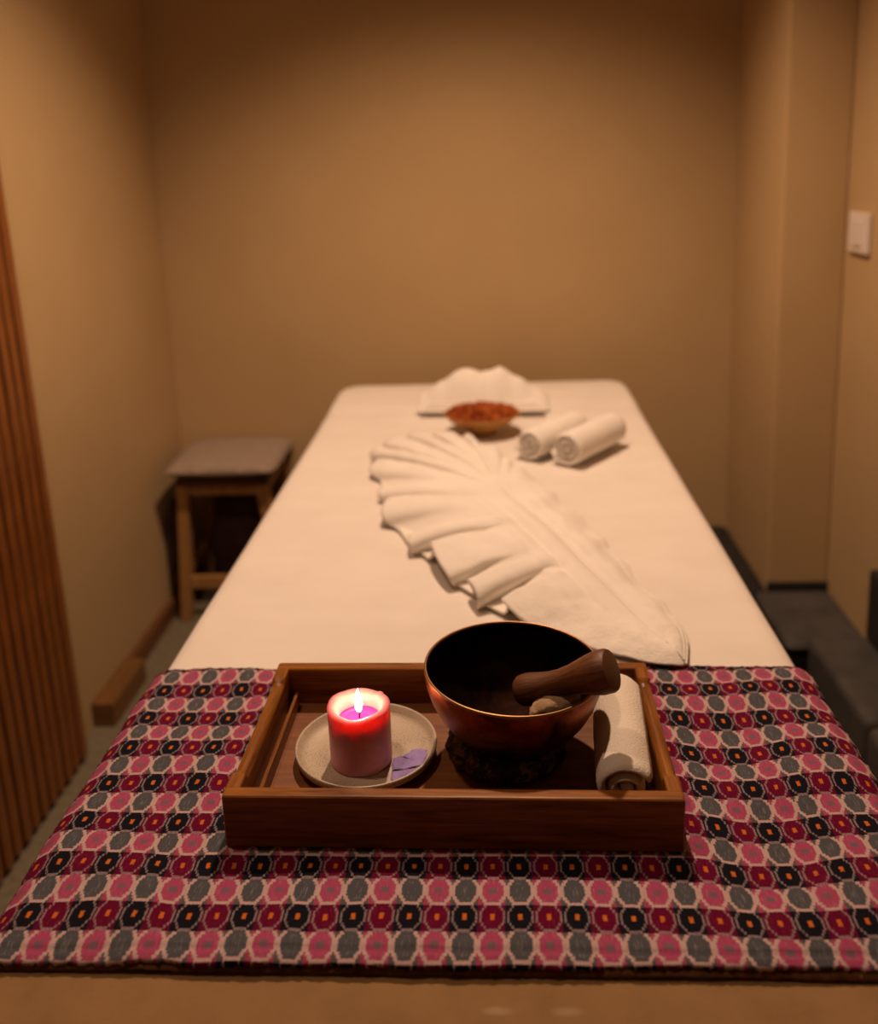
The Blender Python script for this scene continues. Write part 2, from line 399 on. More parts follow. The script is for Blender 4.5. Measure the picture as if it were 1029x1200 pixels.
# ---- white sheet
def sheet_mesh():
    Rr, rc, drop = 0.016, 0.05, 0.11
    hw = HW + 0.010; ye = YE + 0.006; ys = 0.99
    us, vsn = [], []
    ext = Rr * PI / 2 - Rr + drop
    n = 96
    us = [-hw - ext + (2 * (hw + ext)) * i / n for i in range(n + 1)]
    mv = 180
    vv = [ys + (ye + ext - ys) * j / mv for j in range(mv + 1)]
    V_, F_ = [], []
    for yv in vv:
        for xu in us:
            sx_ = -1 if xu < 0 else 1; ax = abs(xu)
            qx = ax - (hw - rc); qy = yv - (ye - rc)
            if qx > 0 and qy > 0:
                r = max(qx, qy); th = math.atan2(qy, qx); dx, dy = math.cos(th), math.sin(th); cx, cy = hw - rc, ye - rc
            elif qx > qy: r = qx; dx, dy = 1, 0; cx, cy = hw - rc, yv
            else: r = qy; dx, dy = 0, 1; cx, cy = ax, ye - rc
            e = r - (rc - Rr)
            if e > 0:
                if e < Rr * PI / 2: a = e / Rr; rr = rc - Rr + Rr * math.sin(a); z = -Rr * (1 - math.cos(a))
                else: rr = rc; z = -Rr - (e - Rr * PI / 2); rr += 0.006 * math.sin(xu * 40 + yv * 23) * min(1, -z * 6)
            else: rr = r; z = 0
            X = cx + dx * rr if dx else ax; Y = cy + dy * rr if dy else yv
            if e <= 0 and not (qx > 0 and qy > 0): X, Y = ax, yv
            X *= sx_
            fl = (1.0 if e < 0 else max(0, 1 + z * 40)) * sstep(1.02, 1.12, yv)
            h = 0.0022 * fbm(X * 3, Y * 3, 1) + 0.0006 * fbm(X * 3, Y * 22, 5)
            h += 0.010 * sstep(2.20, 2.32, Y) * (1 - sstep(2.42, 2.56, Y)) * 1.0
            h += 0.004 * math.exp(-((Y - 2.19 - 0.02 * X) / 0.02) ** 2)
            h -= 0.006 * sstep(2.42, 2.56, Y)
            V_.append((X, Y, ZT + z + h * fl))
    for j in range(mv):
        for i in range(n):
            a = j * (n + 1) + i; F_.append((a, a + 1, a + n + 2, a + n + 1))
    return V_, F_
vs, fs = sheet_mesh()
sh = mesh('bed_sheet', vs, fs, M['sheet']); tag(sh, 'plain white cotton sheet pulled smooth over the massage table', 'sheet')
md = sh.modifiers.new('solid', 'SOLIDIFY'); md.thickness = 0.002; md.offset = 1

# ================================================================ WOVEN RUNNER
RZ = 0.7045
def runner_h(x, y):
    h = 0.0022 * fbm(x * 7 + 3, y * 9, 2.0) + 0.0010 * fbm(x * 22, y * 26, 7)
    # soft creases, calm under the tray
    left = sstep(-0.24, -0.27, x); right = sstep(0.20, 0.24, x)
    h += left * 0.0035 * math.sin(y * 34 + x * 30 + 1.5 * fbm(x * 5, y * 5, 3)) * 0.5
    h += right * 0.0045 * math.sin(y * 40 - x * 20 + 2 * fbm(x * 4, y * 4, 9)) * 0.5
    under = sstep(-0.255, -0.235, x) * (1 - sstep(0.205, 0.225, x)) * sstep(0.70, 0.715, y) * (1 - sstep(0.96, 0.975, y))
    h = h * (1 - under)
    return max(h, -0.0010)
def runner(name, hwid, yf, yb, zoff, matl, parent=None, uv=True, thick=0.004, fray=0.0012):
    nx, ny = 260, 170
    V_, UV, F_ = [], [], []
    for j in range(ny + 1):
        for i in range(nx + 1):
            s = i / nx * 2 - 1; t = j / ny
            x = s * hwid + 0.0015 * fbm(t * 9, s * 2, 4) * abs(s) ** 4
            y = yf + (yb - yf) * t
            if j == 0 or j == ny: y += fray * random.uniform(-1, 1)
            if i == 0 or i == nx: x += fray * random.uniform(-1, 1)
            y += (0.006 * math.sin(s * 4 + 1) + 0.003 * fbm(s * 5, 0.3, 8)) * sstep(0.6, 1, t)
            y += 0.003 * fbm(s * 3, 0.7, 2) * (1 - sstep(0, 0.3, t))
            z = RZ + zoff + runner_h(x, y)
            ex = abs(x) - (HW - 0.004)
            if ex > 0: z -= ex * ex * 14 + ex * 0.12
            ey = 0.621 - y
            if ey > 0: z -= ey * ey * 9 + ey * 0.06
            crease = math.exp(-((y - 0.6165 - 0.0012 * math.sin(x * 23)) / 0.0014) ** 2); z -= 0.0026 * crease
            V_.append((x, y, z))
            wv = 0.05 * fbm(x * 6, y * 6, 11); wu = 0.05 * fbm(x * 6 + 9, y * 6, 17)
            rr = sstep(0.19, 0.25, x); wv += rr * (0.10 + 0.12 * math.sin((y - 0.65) * 9)) * (1 - sstep(0.27, 0.34, x)) 
            UV.append(((x + 0.3672) / 0.0455 + wu, (y - 0.650) / 0.0565 + wv + 0.02))
    for j in range(ny):
        for i in range(nx):
            a = j * (nx + 1) + i; F_.append((a, a + 1, a + nx + 2, a + nx + 1))
    o = mesh(name, V_, F_, matl, parent)
    ul = o.data.uv_layers.new(name='weave')
    for l in o.data.loops: ul.data[l.index].uv = UV[l.vertex_index]
    md = o.modifiers.new('solid', 'SOLIDIFY'); md.thickness = thick; md.offset = -1
    return o
rn = empty('table_runner', (0, 0, 0)); tag(rn, 'pink, grey, maroon and black woven patterned cloth across the foot of the table', 'cloth')
runner('cloth', 0.399, 0.6045, 1.040, 0, M['runner'], rn)
# brown lining layer that shows below the front hem
def lining():
    n = 200; V_, F_ = [], []
    for i in range(n + 1):
        s = i / n * 2 - 1; x = s * 0.374
        yy = 0.6035 - 0.0016 * fbm(x * 12, 1, 1) + 0.0004 * random.uniform(-1, 1)
        bot = 0.6928 + 0.0016 * max(0, fbm(x * 9, 3, 3)) + (0.002 if -0.28 < x < -0.23 else 0)
        top = RZ - 0.0052
        V_ += [(x, 0.985, top), (x, 0.613, top), (x, yy + 0.0025, top - 0.0010), (x, yy + 0.0008, top - 0.0030), (x, yy - 0.0004, (top + bot) / 2 - 0.001), (x, yy + 0.0008, bot), (x, 0.640, bot), (x, 0.985, bot)]
    for i in range(n):
        for k in range(8):
            a = i * 8 + k; b_ = i * 8 + (k + 1) % 8; F_.append((a, a + 8, b_ + 8, b_))
    F_.append(tuple(range(8))); F_.append(tuple(n * 8 + k for k in range(8)))
    o = mesh('lining', V_, F_, M['lining'], rn, None, True, True); o['label'] = 'brown frayed lining under the hem'
    return o
lining()
# loose threads along the front hem and the sides
bm = bmesh.new()
for k in range(150):
    x = random.uniform(-0.395, 0.395); y = 0.6030; z = RZ - 0.0105 - random.uniform(0, 0.002)
    p = Vector((x, y, z)); L = random.uniform(0.002, 0.006); a = random.uniform(-1.2, 1.2)
    q = p + Vector((math.sin(a) * L, -0.0015, -abs(math.cos(a)) * L * 0.2)); w_ = 0.00022
    v1 = bm.verts.new(p + Vector((w_, 0, 0))); v2 = bm.verts.new(p - Vector((w_, 0, 0))); v3 = bm.verts.new(p + Vector((0, w_ * 2, 0)))
    v4 = bm.verts.new(q); bm.faces.new((v1, v2, v4)); bm.faces.new((v2, v3, v4)); bm.faces.new((v3, v1, v4))
tag(from_bm('fringe', bm, M['lining'], rn), kind='stuff')

# ================================================================ TRAY
TZ = 0.7047; TL, TD, TH = 0.410, 0.230, 0.0530; TW = 0.014
TC = Vector((-0.0155, 0.8395, TZ))
tr = empty('serving_tray', TC, -0.011); tag(tr, 'rectangular brown wooden serving tray holding a candle and a bowl', 'tray')
box('front_wall', (0, -TD / 2 + TW / 2, TH / 2), (TL, TW, TH), M['tray'], tr, bev=0.003, seg=3)
box('back_wall', (0, TD / 2 - TW / 2, TH / 2), (TL, TW, TH), M['tray'], tr, bev=0.003, seg=3)
for sgn in (-1, 1):
    # side walls dip and round over in the middle, as hand grips
    n = 40; V_, F_ = [], []
    Ly = TD - 2 * TW + 0.004
    m_ = 14
    for i in range(n + 1):
        y = -Ly / 2 + Ly * i / n
        dip = 0.0045 * sstep(Ly / 2 - 0.022, Ly / 2 - 0.028, abs(y))
        rad = 0.0022 + (0.0045 if dip > 0.002 else 0)
        hw_, ht = TW / 2, TH - dip
        ring_ = [(-hw_, 0.0), (hw_, 0.0), (hw_, ht - rad)]
        for k in range(1, 6): a = PI / 2 * k / 6; ring_.append((hw_ - rad + rad * math.cos(a), ht - rad + rad * math.sin(a)))
        for k in range(0, 6): a = PI / 2 + PI / 2 * k / 5; ring_.append((-hw_ + rad + rad * math.cos(a), ht - rad + rad * math.sin(a)))
        m_ = len(ring_)
        for (a_, b_) in ring_: V_.append((sgn * (TL / 2 - TW / 2) + a_, y, b_))
    for i in range(n):
        for k in range(m_):
            F_.append((i * m_ + k, i * m_ + (k + 1) % m_, (i + 1) * m_ + (k + 1) % m_, (i + 1) * m_ + k))
    F_.append(tuple(range(m_))); F_.append(tuple(n * m_ + k for k in range(m_)))
    mesh('side_wall', V_, F_, M['tray_side'], tr, None, False, True)
    box('inner_ledge', (sgn * (TL / 2 - TW - 0.009), 0, 0.0185), (0.0035, TD - 2 * TW - 0.010, 0.017), M['tray_side'], tr, bev=0.0008)
box('tray_floor', (0, 0, 0.0065), (TL - 2 * TW + 0.002, TD - 2 * TW + 0.002, 0.007), M['tray_floor'], tr)
FZ = TZ + 0.0100

# ---- saucer
SC = (-0.1075, 0.8475)
sa = lathe('saucer', [(0, 0.0), (0.040, 0.0), (0.042, 0.002), (0.064, 0.0035), (0.0712, 0.0085), (0.0722, 0.0150), (0.0708, 0.0160), (0.0692, 0.0148), (0.0672, 0.0095), (0.062, 0.0062), (0.0395, 0.0052), (0.0385, 0.0058), (0.0375, 0.0052), (0, 0.0050)],
           M['ceramic'], None, (SC[0], SC[1], FZ), 96)
tag(sa, 'round speckled beige ceramic saucer under the lit candle', 'saucer')

# ---- candle
CX, CY, CZ = -0.1110, 0.8345, FZ + 0.0053
cn = empty('pillar_candle', (CX, CY, CZ)); tag(cn, 'lit pink pillar candle standing on the saucer', 'candle')
CH = 0.0605
def candle_body():
    prof = [(0, 0), (0.0295, 0), (0.0308, 0.0015)]
    prof += [(0.0311 - 0.0001 * (k % 2), 0.0015 + (CH - 0.006) * k / 24) for k in range(1, 25)]
    prof += [(0.0315, CH - 0.002), (0.0307, CH), (0.0285, CH + 0.0008), (0.0255, CH + 0.0002), (0.0232, CH - 0.0015), (0.0218, CH - 0.0045), (0.0212, CH - 0.009), (0.0206, CH - 0.0150), (0.0195, CH - 0.0165), (0, CH - 0.0168)]
    o = lathe('wax_body', prof, M['wax'], cn, n=96)
    for v in o.data.vertices:
        if v.co.z > CH - 0.006:
            a = math.atan2(v.co.y, v.co.x); v.co.z += 0.0011 * math.sin(2 * a + 2.4) + 0.0005 * math.sin(5 * a)
            if abs(a - 0.85) < 0.10: v.co.z += 0.0012; v.co.x *= 1.02; v.co.y *= 1.02
    return o
candle_body()
pl = lathe('melted_wax', [(0, CH - 0.0145), (0.012, CH - 0.0146), (0.0203, CH - 0.0142), (0.0207, CH - 0.0138), (0.0205, CH - 0.0160), (0, CH - 0.0160)], M['pool'], cn, n=64)
pl['label'] = 'shiny magenta melted wax pool'
bm = bmesh.new()
for k in range(6):
    z = CH - 0.0150 + k * 0.0016; r0 = 0.0009
    ring_ = [bm.verts.new((0.0006 * math.sin(k * 0.7) + r0 * math.cos(a), 0.0004 * k / 5 + r0 * math.sin(a), z)) for a in [2 * PI * q / 8 for q in range(8)]]
    if k:
        for q in range(8): bm.faces.new((prev[q], prev[(q + 1) % 8], ring_[(q + 1) % 8], ring_[q]))
    else: bm.faces.new(ring_)
    prev = ring_
bm.faces.new(prev); from_bm('wick', bm, M['wick'], cn, smooth=True)
fl = lathe('flame', [(0, 0), (0.0020, 0.0015), (0.0034, 0.005), (0.0038, 0.009), (0.0033, 0.014), (0.0021, 0.019), (0.0009, 0.0235), (0, 0.026)], M['flame'], cn, (0, 0, CH - 0.0085), 24)

# ---- violet petals stuck in the saucer
def flat_patch(name, pts, z, m, parent=None, th=0.0006, curl=0.0):
    cx = sum(p[0] for p in pts) / len(pts); cy = sum(p[1] for p in pts) / len(pts)
    V_, F_ = [], []
    n = len(pts)
    for lv in (0.0, 0.5, 0.85, 1.0):
        for (x, y) in pts: V_.append((cx + (x - cx) * lv, cy + (y - cy) * lv, z + curl * lv * lv * (0.5 + 0.5 * math.sin(x * 300 + y * 200))))
    for l in range(3):
        for k in range(n): F_.append((l * n + k, l * n + (k + 1) % n, (l + 1) * n + (k + 1) % n, (l + 1) * n + k))
    o = mesh(name, V_, F_, m, parent); md = o.modifiers.new('solid', 'SOLIDIFY'); md.thickness = th; md.offset = 1
    return o
def jag(pts, amp=0.0007, sub=5):
    out = []
    for a, b_ in zip(pts, pts[1:] + pts[:1]):
        for k in range(sub):
            t = k / sub; out.append((a[0] + (b_[0] - a[0]) * t + random.uniform(-amp, amp), a[1] + (b_[1] - a[1]) * t + random.uniform(-amp, amp)))
    return out
p1 = jag([(-0.0785, 0.812), (-0.0790, 0.833), (-0.068, 0.836), (-0.062, 0.845), (-0.0465, 0.8475), (-0.0445, 0.838), (-0.0485, 0.822), (-0.060, 0.8175)])
p2 = jag([(-0.0775, 0.799), (-0.0785, 0.811), (-0.062, 0.8150), (-0.052, 0.8165), (-0.053, 0.808), (-0.062, 0.799), (-0.070, 0.796)])
tag(flat_patch('petal', p1, FZ + 0.0064, M['paper'], curl=0.0012), 'larger torn violet petal lying flat at the right of the saucer', 'petal', 'violet petals on the saucer')
tag(flat_patch('petal', p2, FZ + 0.0064, M['paper'], curl=0.0008), 'smaller violet petal scrap nearest the tray front, right of the candle', 'petal', 'violet petals on the saucer')

# ---- bowl cushion and singing bowl
BC = (0.041, 0.853)
cu = lathe('bowl_cushion', [(0.0, 0.0), (0.050, 0.0), (0.058, 0.004), (0.061, 0.011), (0.058, 0.019), (0.050, 0.0235), (0.040, 0.0225), (0.032, 0.0190), (0.0, 0.0180)], M['brocade'], None, (BC[0] - 0.006, BC[1], FZ), 72)
for v_ in cu.data.vertices:
    a = math.atan2(v_.co.y, v_.co.x); r_ = v_.co.xy.length
    if r_ > 0.045 and v_.co.z > 0.001: k_ = 1 + 0.03 * math.sin(a * 14); v_.co.x *= k_; v_.co.y *= k_
tag(cu, 'dark brocade ring cushion beneath the copper singing bowl', 'cushion')
sb = empty('singing_bowl', (BC[0], BC[1], FZ + 0.0190)); tag(sb, 'hammered copper singing bowl with a dark inside, at the tray right', 'bowl')
sb.rotation_euler = (0.015, 0.03, 0)
BH = 0.0795
outer = [(0, 0), (0.026, 0.0004), (0.040, 0.004), (0.054, 0.0115), (0.066, 0.022), (0.0755, 0.035), (0.0825, 0.049), (0.0868, 0.062), (0.0884, 0.072), (0.0884, BH - 0.002)]
lathe('bowl_body', outer, M['copper'], sb, n=128)
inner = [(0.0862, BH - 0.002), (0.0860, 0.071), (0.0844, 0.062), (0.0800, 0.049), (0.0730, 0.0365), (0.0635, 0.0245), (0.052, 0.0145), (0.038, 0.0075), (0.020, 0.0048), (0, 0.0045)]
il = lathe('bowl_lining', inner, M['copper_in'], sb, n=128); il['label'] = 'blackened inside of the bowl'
lathe('rim', [(0.0884, BH - 0.0021), (0.0888, BH - 0.0012), (0.0884, BH), (0.0872, BH + 0.0005), (0.0862, BH), (0.0860, BH - 0.0021)], M['brass_rim'], sb, n=128)

# ---- mallet lying across the rim
def frame(a, b_):
    z = (b_ - a).normalized(); x = Vector((0, 0, 1)).cross(z).normalized(); y = z.cross(x)
    return Matrix(((x.x, y.x, z.x, a.x), (x.y, y.y, z.y, a.y), (x.z, y.z, z.z, a.z), (0, 0, 0, 1)))
A_ = Vector((0.0465, 0.824, 0.8000)); B_ = Vector((0.1335, 0.7925, 0.8415)); Lm = (B_ - A_).length
mt = empty('mallet', (0, 0, 0)); mt.matrix_world = frame(A_, B_)
tag(mt, 'turned dark wooden mallet resting across the rim of the singing bowl', 'mallet')
prof = [(0, -0.001), (0.006, -0.0008), (0.0115, 0.001), (0.0145, 0.005), (0.0152, 0.011), (0.0148, 0.018), (0.0130, 0.028), (0.0118, 0.038), (0.0118, 0.048), (0.0135, 0.060), (0.0162, 0.071), (0.0188, 0.081), (0.0202, 0.089), (0.0200, Lm - 0.003), (0.0186, Lm - 0.0004)]
lathe('handle', prof, M['mallet'], mt, n=48)
en = lathe('end_face', [(0.0186, Lm - 0.0004), (0.015, Lm + 0.0006), (0, Lm + 0.0012)], M['mallet_end'], mt, n=48); en['label'] = 'paler end grain of the mallet'
# crumpled suede pad under the mallet
bm = bmesh.new(); bmesh.ops.create_icosphere(bm, subdivisions=4, radius=1.0)
for v_ in bm.verts:
    n_ = 1 + 0.16 * fbm(v_.co.x * 1.6, v_.co.y * 1.6, v_.co.z * 1.6 + 4)
    v_.co = Vector((v_.co.x * 0.026 * n_, v_.co.y * 0.012 * n_, v_.co.z * 0.010 * n_))
sp = from_bm('suede_pad', bm, M['suede'], None, (0.0800, 0.7985, 0.8005), True); sp.rotation_euler = (0.2, -0.15, 0.42)
tag(sp, 'small tan suede pad tucked under the mallet inside the bowl', 'pad')

# ================================================================ ROLLED TOWELS
def roll_mesh(length, r_out, t, turns, seed=0, n=26, squash=0.93, fold=0.0):
    """a strip wound in a spiral about Z; base lies at y = -r*squash"""
    steps = int(turns * 30); V_, F_ = [], []
    tot = turns * 2 * PI
    for i in range(steps + 1):
        th = tot * i / steps; r = r_out - t * 1.10 * (tot - th) / (2 * PI)
        for s in range(n + 1):
            z = length * s / n
            for (rr, es) in ((r, 0), (r - t * 0.94, 1)):
                endr = 0.0
                if s in (0, n): rr2 = rr - (t * 0.36 if es == 0 else -t * 0.34)
                elif s in (1, n - 1): rr2 = rr - (t * 0.07 if es == 0 else -t * 0.05)
                else: rr2 = rr
                rr2 *= 1 + 0.02 * fbm(math.cos(th) * 2 + seed, math.sin(th) * 2, z * 25)
                zz = z + 0.0022 * fbm(th * 0.6, seed, s // (n - 1) * 3.0) * (1 if s in (0, 1, n - 1, n) else 0)
                V_.append((rr2 * math.cos(th + seed), rr2 * math.sin(th + seed) * squash, zz))
    st = (n + 1) * 2
    for i in range(steps):
        for s in range(n):
            a = i * st + s * 2
            F_.append((a, a + 2, a + st + 2, a + st)); F_.append((a + 1, a + st + 1, a + st + 3, a + 3))
        for s in (0, n):
            a = i * st + s * 2; F_.append((a, a + st, a + st + 1, a + 1) if s == 0 else (a, a + 1, a + st + 1, a + st))
    for i in (0, steps):
        for s in range(n):
            a = i * st + s * 2; F_.append((a, a + 1, a + 3, a + 2))
    return V_, F_
def roll(name, p, q, r_out, t, turns, m, seed, squash=0.93):
    p = Vector(p); q = Vector(q)
    V_, F_ = roll_mesh((q - p).length, r_out, t, turns, seed, squash=squash)
    z = (q - p).normalized(); y = Vector((0, 0, 1)); y = (y - z * y.dot(z)).normalized(); x = y.cross(z)
    o = mesh(name, V_, F_, m, None, None, True, True)
    o.matrix_world = Matrix(((x.x, y.x, z.x, p.x), (x.y, y.y, z.y, p.y), (x.z, y.z, z.z, p.z), (0, 0, 0, 1)))
    return o
o = roll('rolled_towel', (0.1400, 0.7560, FZ + 0.0262), (0.1530, 0.9180, FZ + 0.0262), 0.0295, 0.0095, 2.3, M['terry_cream'], 0.8)
tag(o, 'small cream rolled hand towel lying in the tray beside the bowl', 'towel')
sheet_top = 0.7035
o = roll('rolled_towel', (0.170, 1.790, sheet_top + 0.0388), (0.283, 1.942, sheet_top + 0.0388), 0.0420, 0.0115, 2.9, M['terry'], 0.3)
tag(o, 'white rolled towel on the bed, the right one nearer the camera', 'towel', 'rolled towels on the bed')
o = roll('rolled_towel', (0.098, 1.832, sheet_top + 0.0362), (0.209, 1.985, sheet_top + 0.0362), 0.0390, 0.0110, 2.8, M['terry'], 1.1)
tag(o, 'white rolled towel on the bed, the left one half behind its twin', 'towel', 'rolled towels on the bed')

# ================================================================ LEAF-FOLDED TOWEL
def catmull(pts, n):
    """closed=False resample of control tuples to n+1 samples"""
    out = []; m_ = len(pts) - 1
    for k in range(n + 1):
        t = k / n * m_; i = min(int(t), m_ - 1); f = t - i
        p0 = pts[max(i - 1, 0)]; p1_ = pts[i]; p2_ = pts[i + 1]; p3 = pts[min(i + 2, m_)]
        out.append(tuple(0.5 * ((2 * b) + (-a + c) * f + (2 * a - 5 * b + 4 * c - d) * f * f + (-a + 3 * b - 3 * c + d) * f ** 3)
                         for a, b, c, d in zip(p0, p1_, p2_, p3)))
    return out
# boundary x, y | spine x, y | ruffle amplitude | edge lift | pleat phase (turns)
SPINE = [(1.00, 0.262), (1.03, 0.250), (1.085, 0.222), (1.17, 0.188), (1.26, 0.153), (1.37, 0.115), (1.45, 0.085), (1.53, 0.055), (1.60, 0.034), (1.65, 0.020), (1.71, 0.010), (1.80, 0.0)]
def spine_x(y):
    for (ya, xa), (yb_, xb) in zip(SPINE, SPINE[1:]):
        if y <= yb_: t = (y - ya) / (yb_ - ya); return xa + (xb - xa) * t
    return 0.0
# boundary x, boundary y, y where the pleat leaves the spine, ruffle amplitude, edge lift, pleat phase (turns)
LEAF = [
    (0.250, 1.030, 1.062, 0.001, 0.006, 0.0),
    (0.214, 1.034, 1.075, 0.001, 0.007, 0.2),
    (0.150, 1.066, 1.110, 0.002, 0.008, 0.5),
    (0.095, 1.105, 1.160, 0.003, 0.009, 0.9),
    (0.036, 1.150, 1.240, 0.018, 0.019, 1.40),
    (0.004, 1.195, 1.275, 0.019, 0.019, 2.05),
    (-0.030, 1.252, 1.320, 0.020, 0.020, 2.95),
    (-0.080, 1.342, 1.380, 0.019, 0.019, 3.50),
    (-0.118, 1.412, 1.430, 0.016, 0.017, 4.55),
    (-0.162, 1.540, 1.485, 0.014, 0.015, 5.30),
    (-0.186, 1.665, 1.530, 0.011, 0.013, 6.60),
    (-0.212, 1.800, 1.565, 0.010, 0.012, 7.40),
    (-0.208, 1.900, 1.585, 0.009, 0.012, 8.70),
    (-0.175, 1.965, 1.600, 0.009, 0.013, 9.50),
    (-0.120, 1.990, 1.610, 0.009, 0.014, 10.70),
    (-0.060, 1.985, 1.615, 0.010, 0.016, 11.50),
    (-0.010, 1.955, 1.610, 0.009, 0.015, 12.60),
    (0.034, 1.880, 1.590, 0.007, 0.011, 13.30),
    (0.078, 1.770, 1.545, 0.006, 0.009, 15.0),
    (0.130, 1.630, 1.460, 0.006, 0.008, 16.2),
    (0.172, 1.490, 1.360, 0.006, 0.008, 17.4),
    (0.206, 1.375, 1.260, 0.006, 0.008, 18.6),
    (0.228, 1.260, 1.180, 0.004, 0.007, 19.6),
    (0.256, 1.170, 1.125, 0.002, 0.007, 20.4),
    (0.265, 1.100, 1.085, 0.001, 0.007, 20.9),
    (0.252, 1.031, 1.062, 0.001, 0.006, 21.2),
]
def leaf_towel():
    ns, nt_ = 620, 40
    sm = catmull(LEAF, ns); V_, F_ = [], []
    for k, (bx, by, cy, amp, lift, ph) in enumerate(sm):
        cx = spine_x(cy)
        for j in range(nt_ + 1):
            t = j / nt_
            env = sstep(0.0, 0.95, t) * (0.30 + 0.70 * t) * (0.85 + 0.9 * fbm(ph * 0.7, 3.3, 1)) * (1.0 if k < ns * 0.62 else 0.7)
            env = max(env, 0.0)
            # pleats sweep: tangential sway makes folds overhang like ruffles
            w_ = math.sin(2 * PI * ph + 0.5 * math.sin(ph * 3.1))
            x = cx + (bx - cx) * t; y = cy + (by - cy) * t
            tx, ty = -(by - cy), (bx - cx); L = math.hypot(tx, ty) + 1e-6; tx /= L; ty /= L
            tg = amp * (0.75 if k < ns * 0.6 else 0.15) * math.sin(4 * PI * ph + 0.6) * env
            rad = amp * 0.5 * math.sin(2 * PI * ph + 1.2) * env
            x += tx * tg + (bx - cx) / L * rad; y += ty * tg + (by - cy) / L * rad
            dome = 0.026 * (1 - t ** 2.2) * (0.35 + 0.65 * sstep(1.03, 1.45, cy)) + lift * (0.65 + 0.35 * math.sin(PI * t)) * sstep(0, 0.35, t) + 0.006 * (1 - sstep(0, 0.35, t))
            z = dome + amp * env * w_ + 0.0028 * (1 - t) * sstep(0.02, 0.25, t) * math.sin(2 * PI * ph * 0.5)
            z += 0.0022 * fbm(x * 30, y * 30, 3) * sstep(0.05, 0.3, t)
            # long folds along the tail
            tail = 1 - sstep(1.38, 1.60, cy)
            dx = x - spine_x(y)
            lam = 0.0085 * tail * sstep(1.06, 1.25, y)
            z += lam * (1.1 * sstep(-0.036, -0.024, dx) * (1 - sstep(-0.02, 0.015, dx)) + 0.7 * sstep(0.020, 0.032, dx) * (1 - sstep(0.034, 0.065, dx)) + 0.5 * sstep(-0.075, -0.063, dx) * (1 - sstep(-0.06, -0.036, dx)))
            if k > ns * 0.72: z -= 0.0016 * (math.exp(-((t - 0.80) / 0.03) ** 2) + math.exp(-((t - 0.92) / 0.02) ** 2)) * tail
            z = max(z, 0.0030 + 0.001 * t)
            V_.append((x, y, sheet_top + z))
    st = nt_ + 1
    for k in range(ns):
        for j in range(nt_):
            a = k * st + j; F_.append((a, a + 1, a + st + 1, a + st))
    return V_, F_
V_, F_ = leaf_towel()
lt = mesh('leaf_folded_towel', V_, F_, M['terry'], None, None, True, True)
md = lt.modifiers.new('solid', 'SOLIDIFY'); md.thickness = 0.0028; md.offset = -1
tag(lt, 'large white towel pleated into a ruffled leaf shape on the bed', 'towel')

# ================================================================ FAN-FOLDED TOWEL at the head
fn = empty('fan_folded_towel', (0.004, 2.24, sheet_top + 0.008), -0.03); tag(fn, 'white towel folded into a two-winged fan at the head of the bed', 'towel')
def wing(sgn):
    n, mm = 46, 22; V_, F_ = [], []
    for i in range(n + 1):
        s = i / n                                     # 0 at the centre fold, 1 at the outer tip
        x = sgn * (0.162 * s)
        peak = 0.27
        hh = (0.088 + 0.012 * sstep(0, peak, s)) if s < peak else 0.100 - (0.100 - 0.026) * max(0.0, (s - peak) / (1 - peak)) ** 1.08
        dep = 0.055 + 0.030 * (1 - s)
        for j in range(mm + 1):
            t = j / mm                                # front foot -> crest -> back foot
            if t < 0.7:
                q = t / 0.7; y = -dep * 0.9 + dep * 1.0 * q; z = hh * max(0.0, math.sin(q * PI / 2)) ** 0.85
            else:
                q = (t - 0.7) / 0.3; y = dep * 0.1 + dep * 0.55 * q; z = hh * max(0.0, 1 - q) ** 0.9
            z += 0.0020 * math.sin(s * 22 + sgn) * math.sin(t * PI)
            y += 0.010 * s * s
            if s > 0.97: z *= 0.85
            V_.append((x, y, z))
    st = mm + 1
    for i in range(n):
        for j in range(mm):
            a = i * st + j; F_.append((a, a + 1, a + st + 1, a + st))
    F_.append(tuple(range(st))); F_.append(tuple(n * st + k for k in range(st)))
    return mesh('wing', V_, F_, M['terry'], fn, None, True, True)
wing(-1); wing(1)
bm = bmesh.new()
for k in range(3):
    add_box(bm, (0.0, -0.052 + 0.010 * k, 0.010 + 0.006 * k), (0.30 - 0.02 * k, 0.05, 0.007), 0.003, 2)
from_bm('folded_edge', bm, M['terry'], fn, smooth=True)
bm = bmesh.new()
for sgn in (-1, 1):
    for k in range(3):
        m4 = Matrix.Translation((sgn * (0.008 + 0.011 * k), -0.045 + 0.014 * k, 0.040 + 0.007 * k)) @ Matrix.Rotation(-0.62, 4, 'X') @ Matrix.Rotation(sgn * 0.16, 4, 'Y')
        add_box(bm, (0, 0, 0), (0.008, 0.012, 0.066), 0.003, 2, m4)
from_bm('centre_pleats', bm, M['terry'], fn, smooth=True)

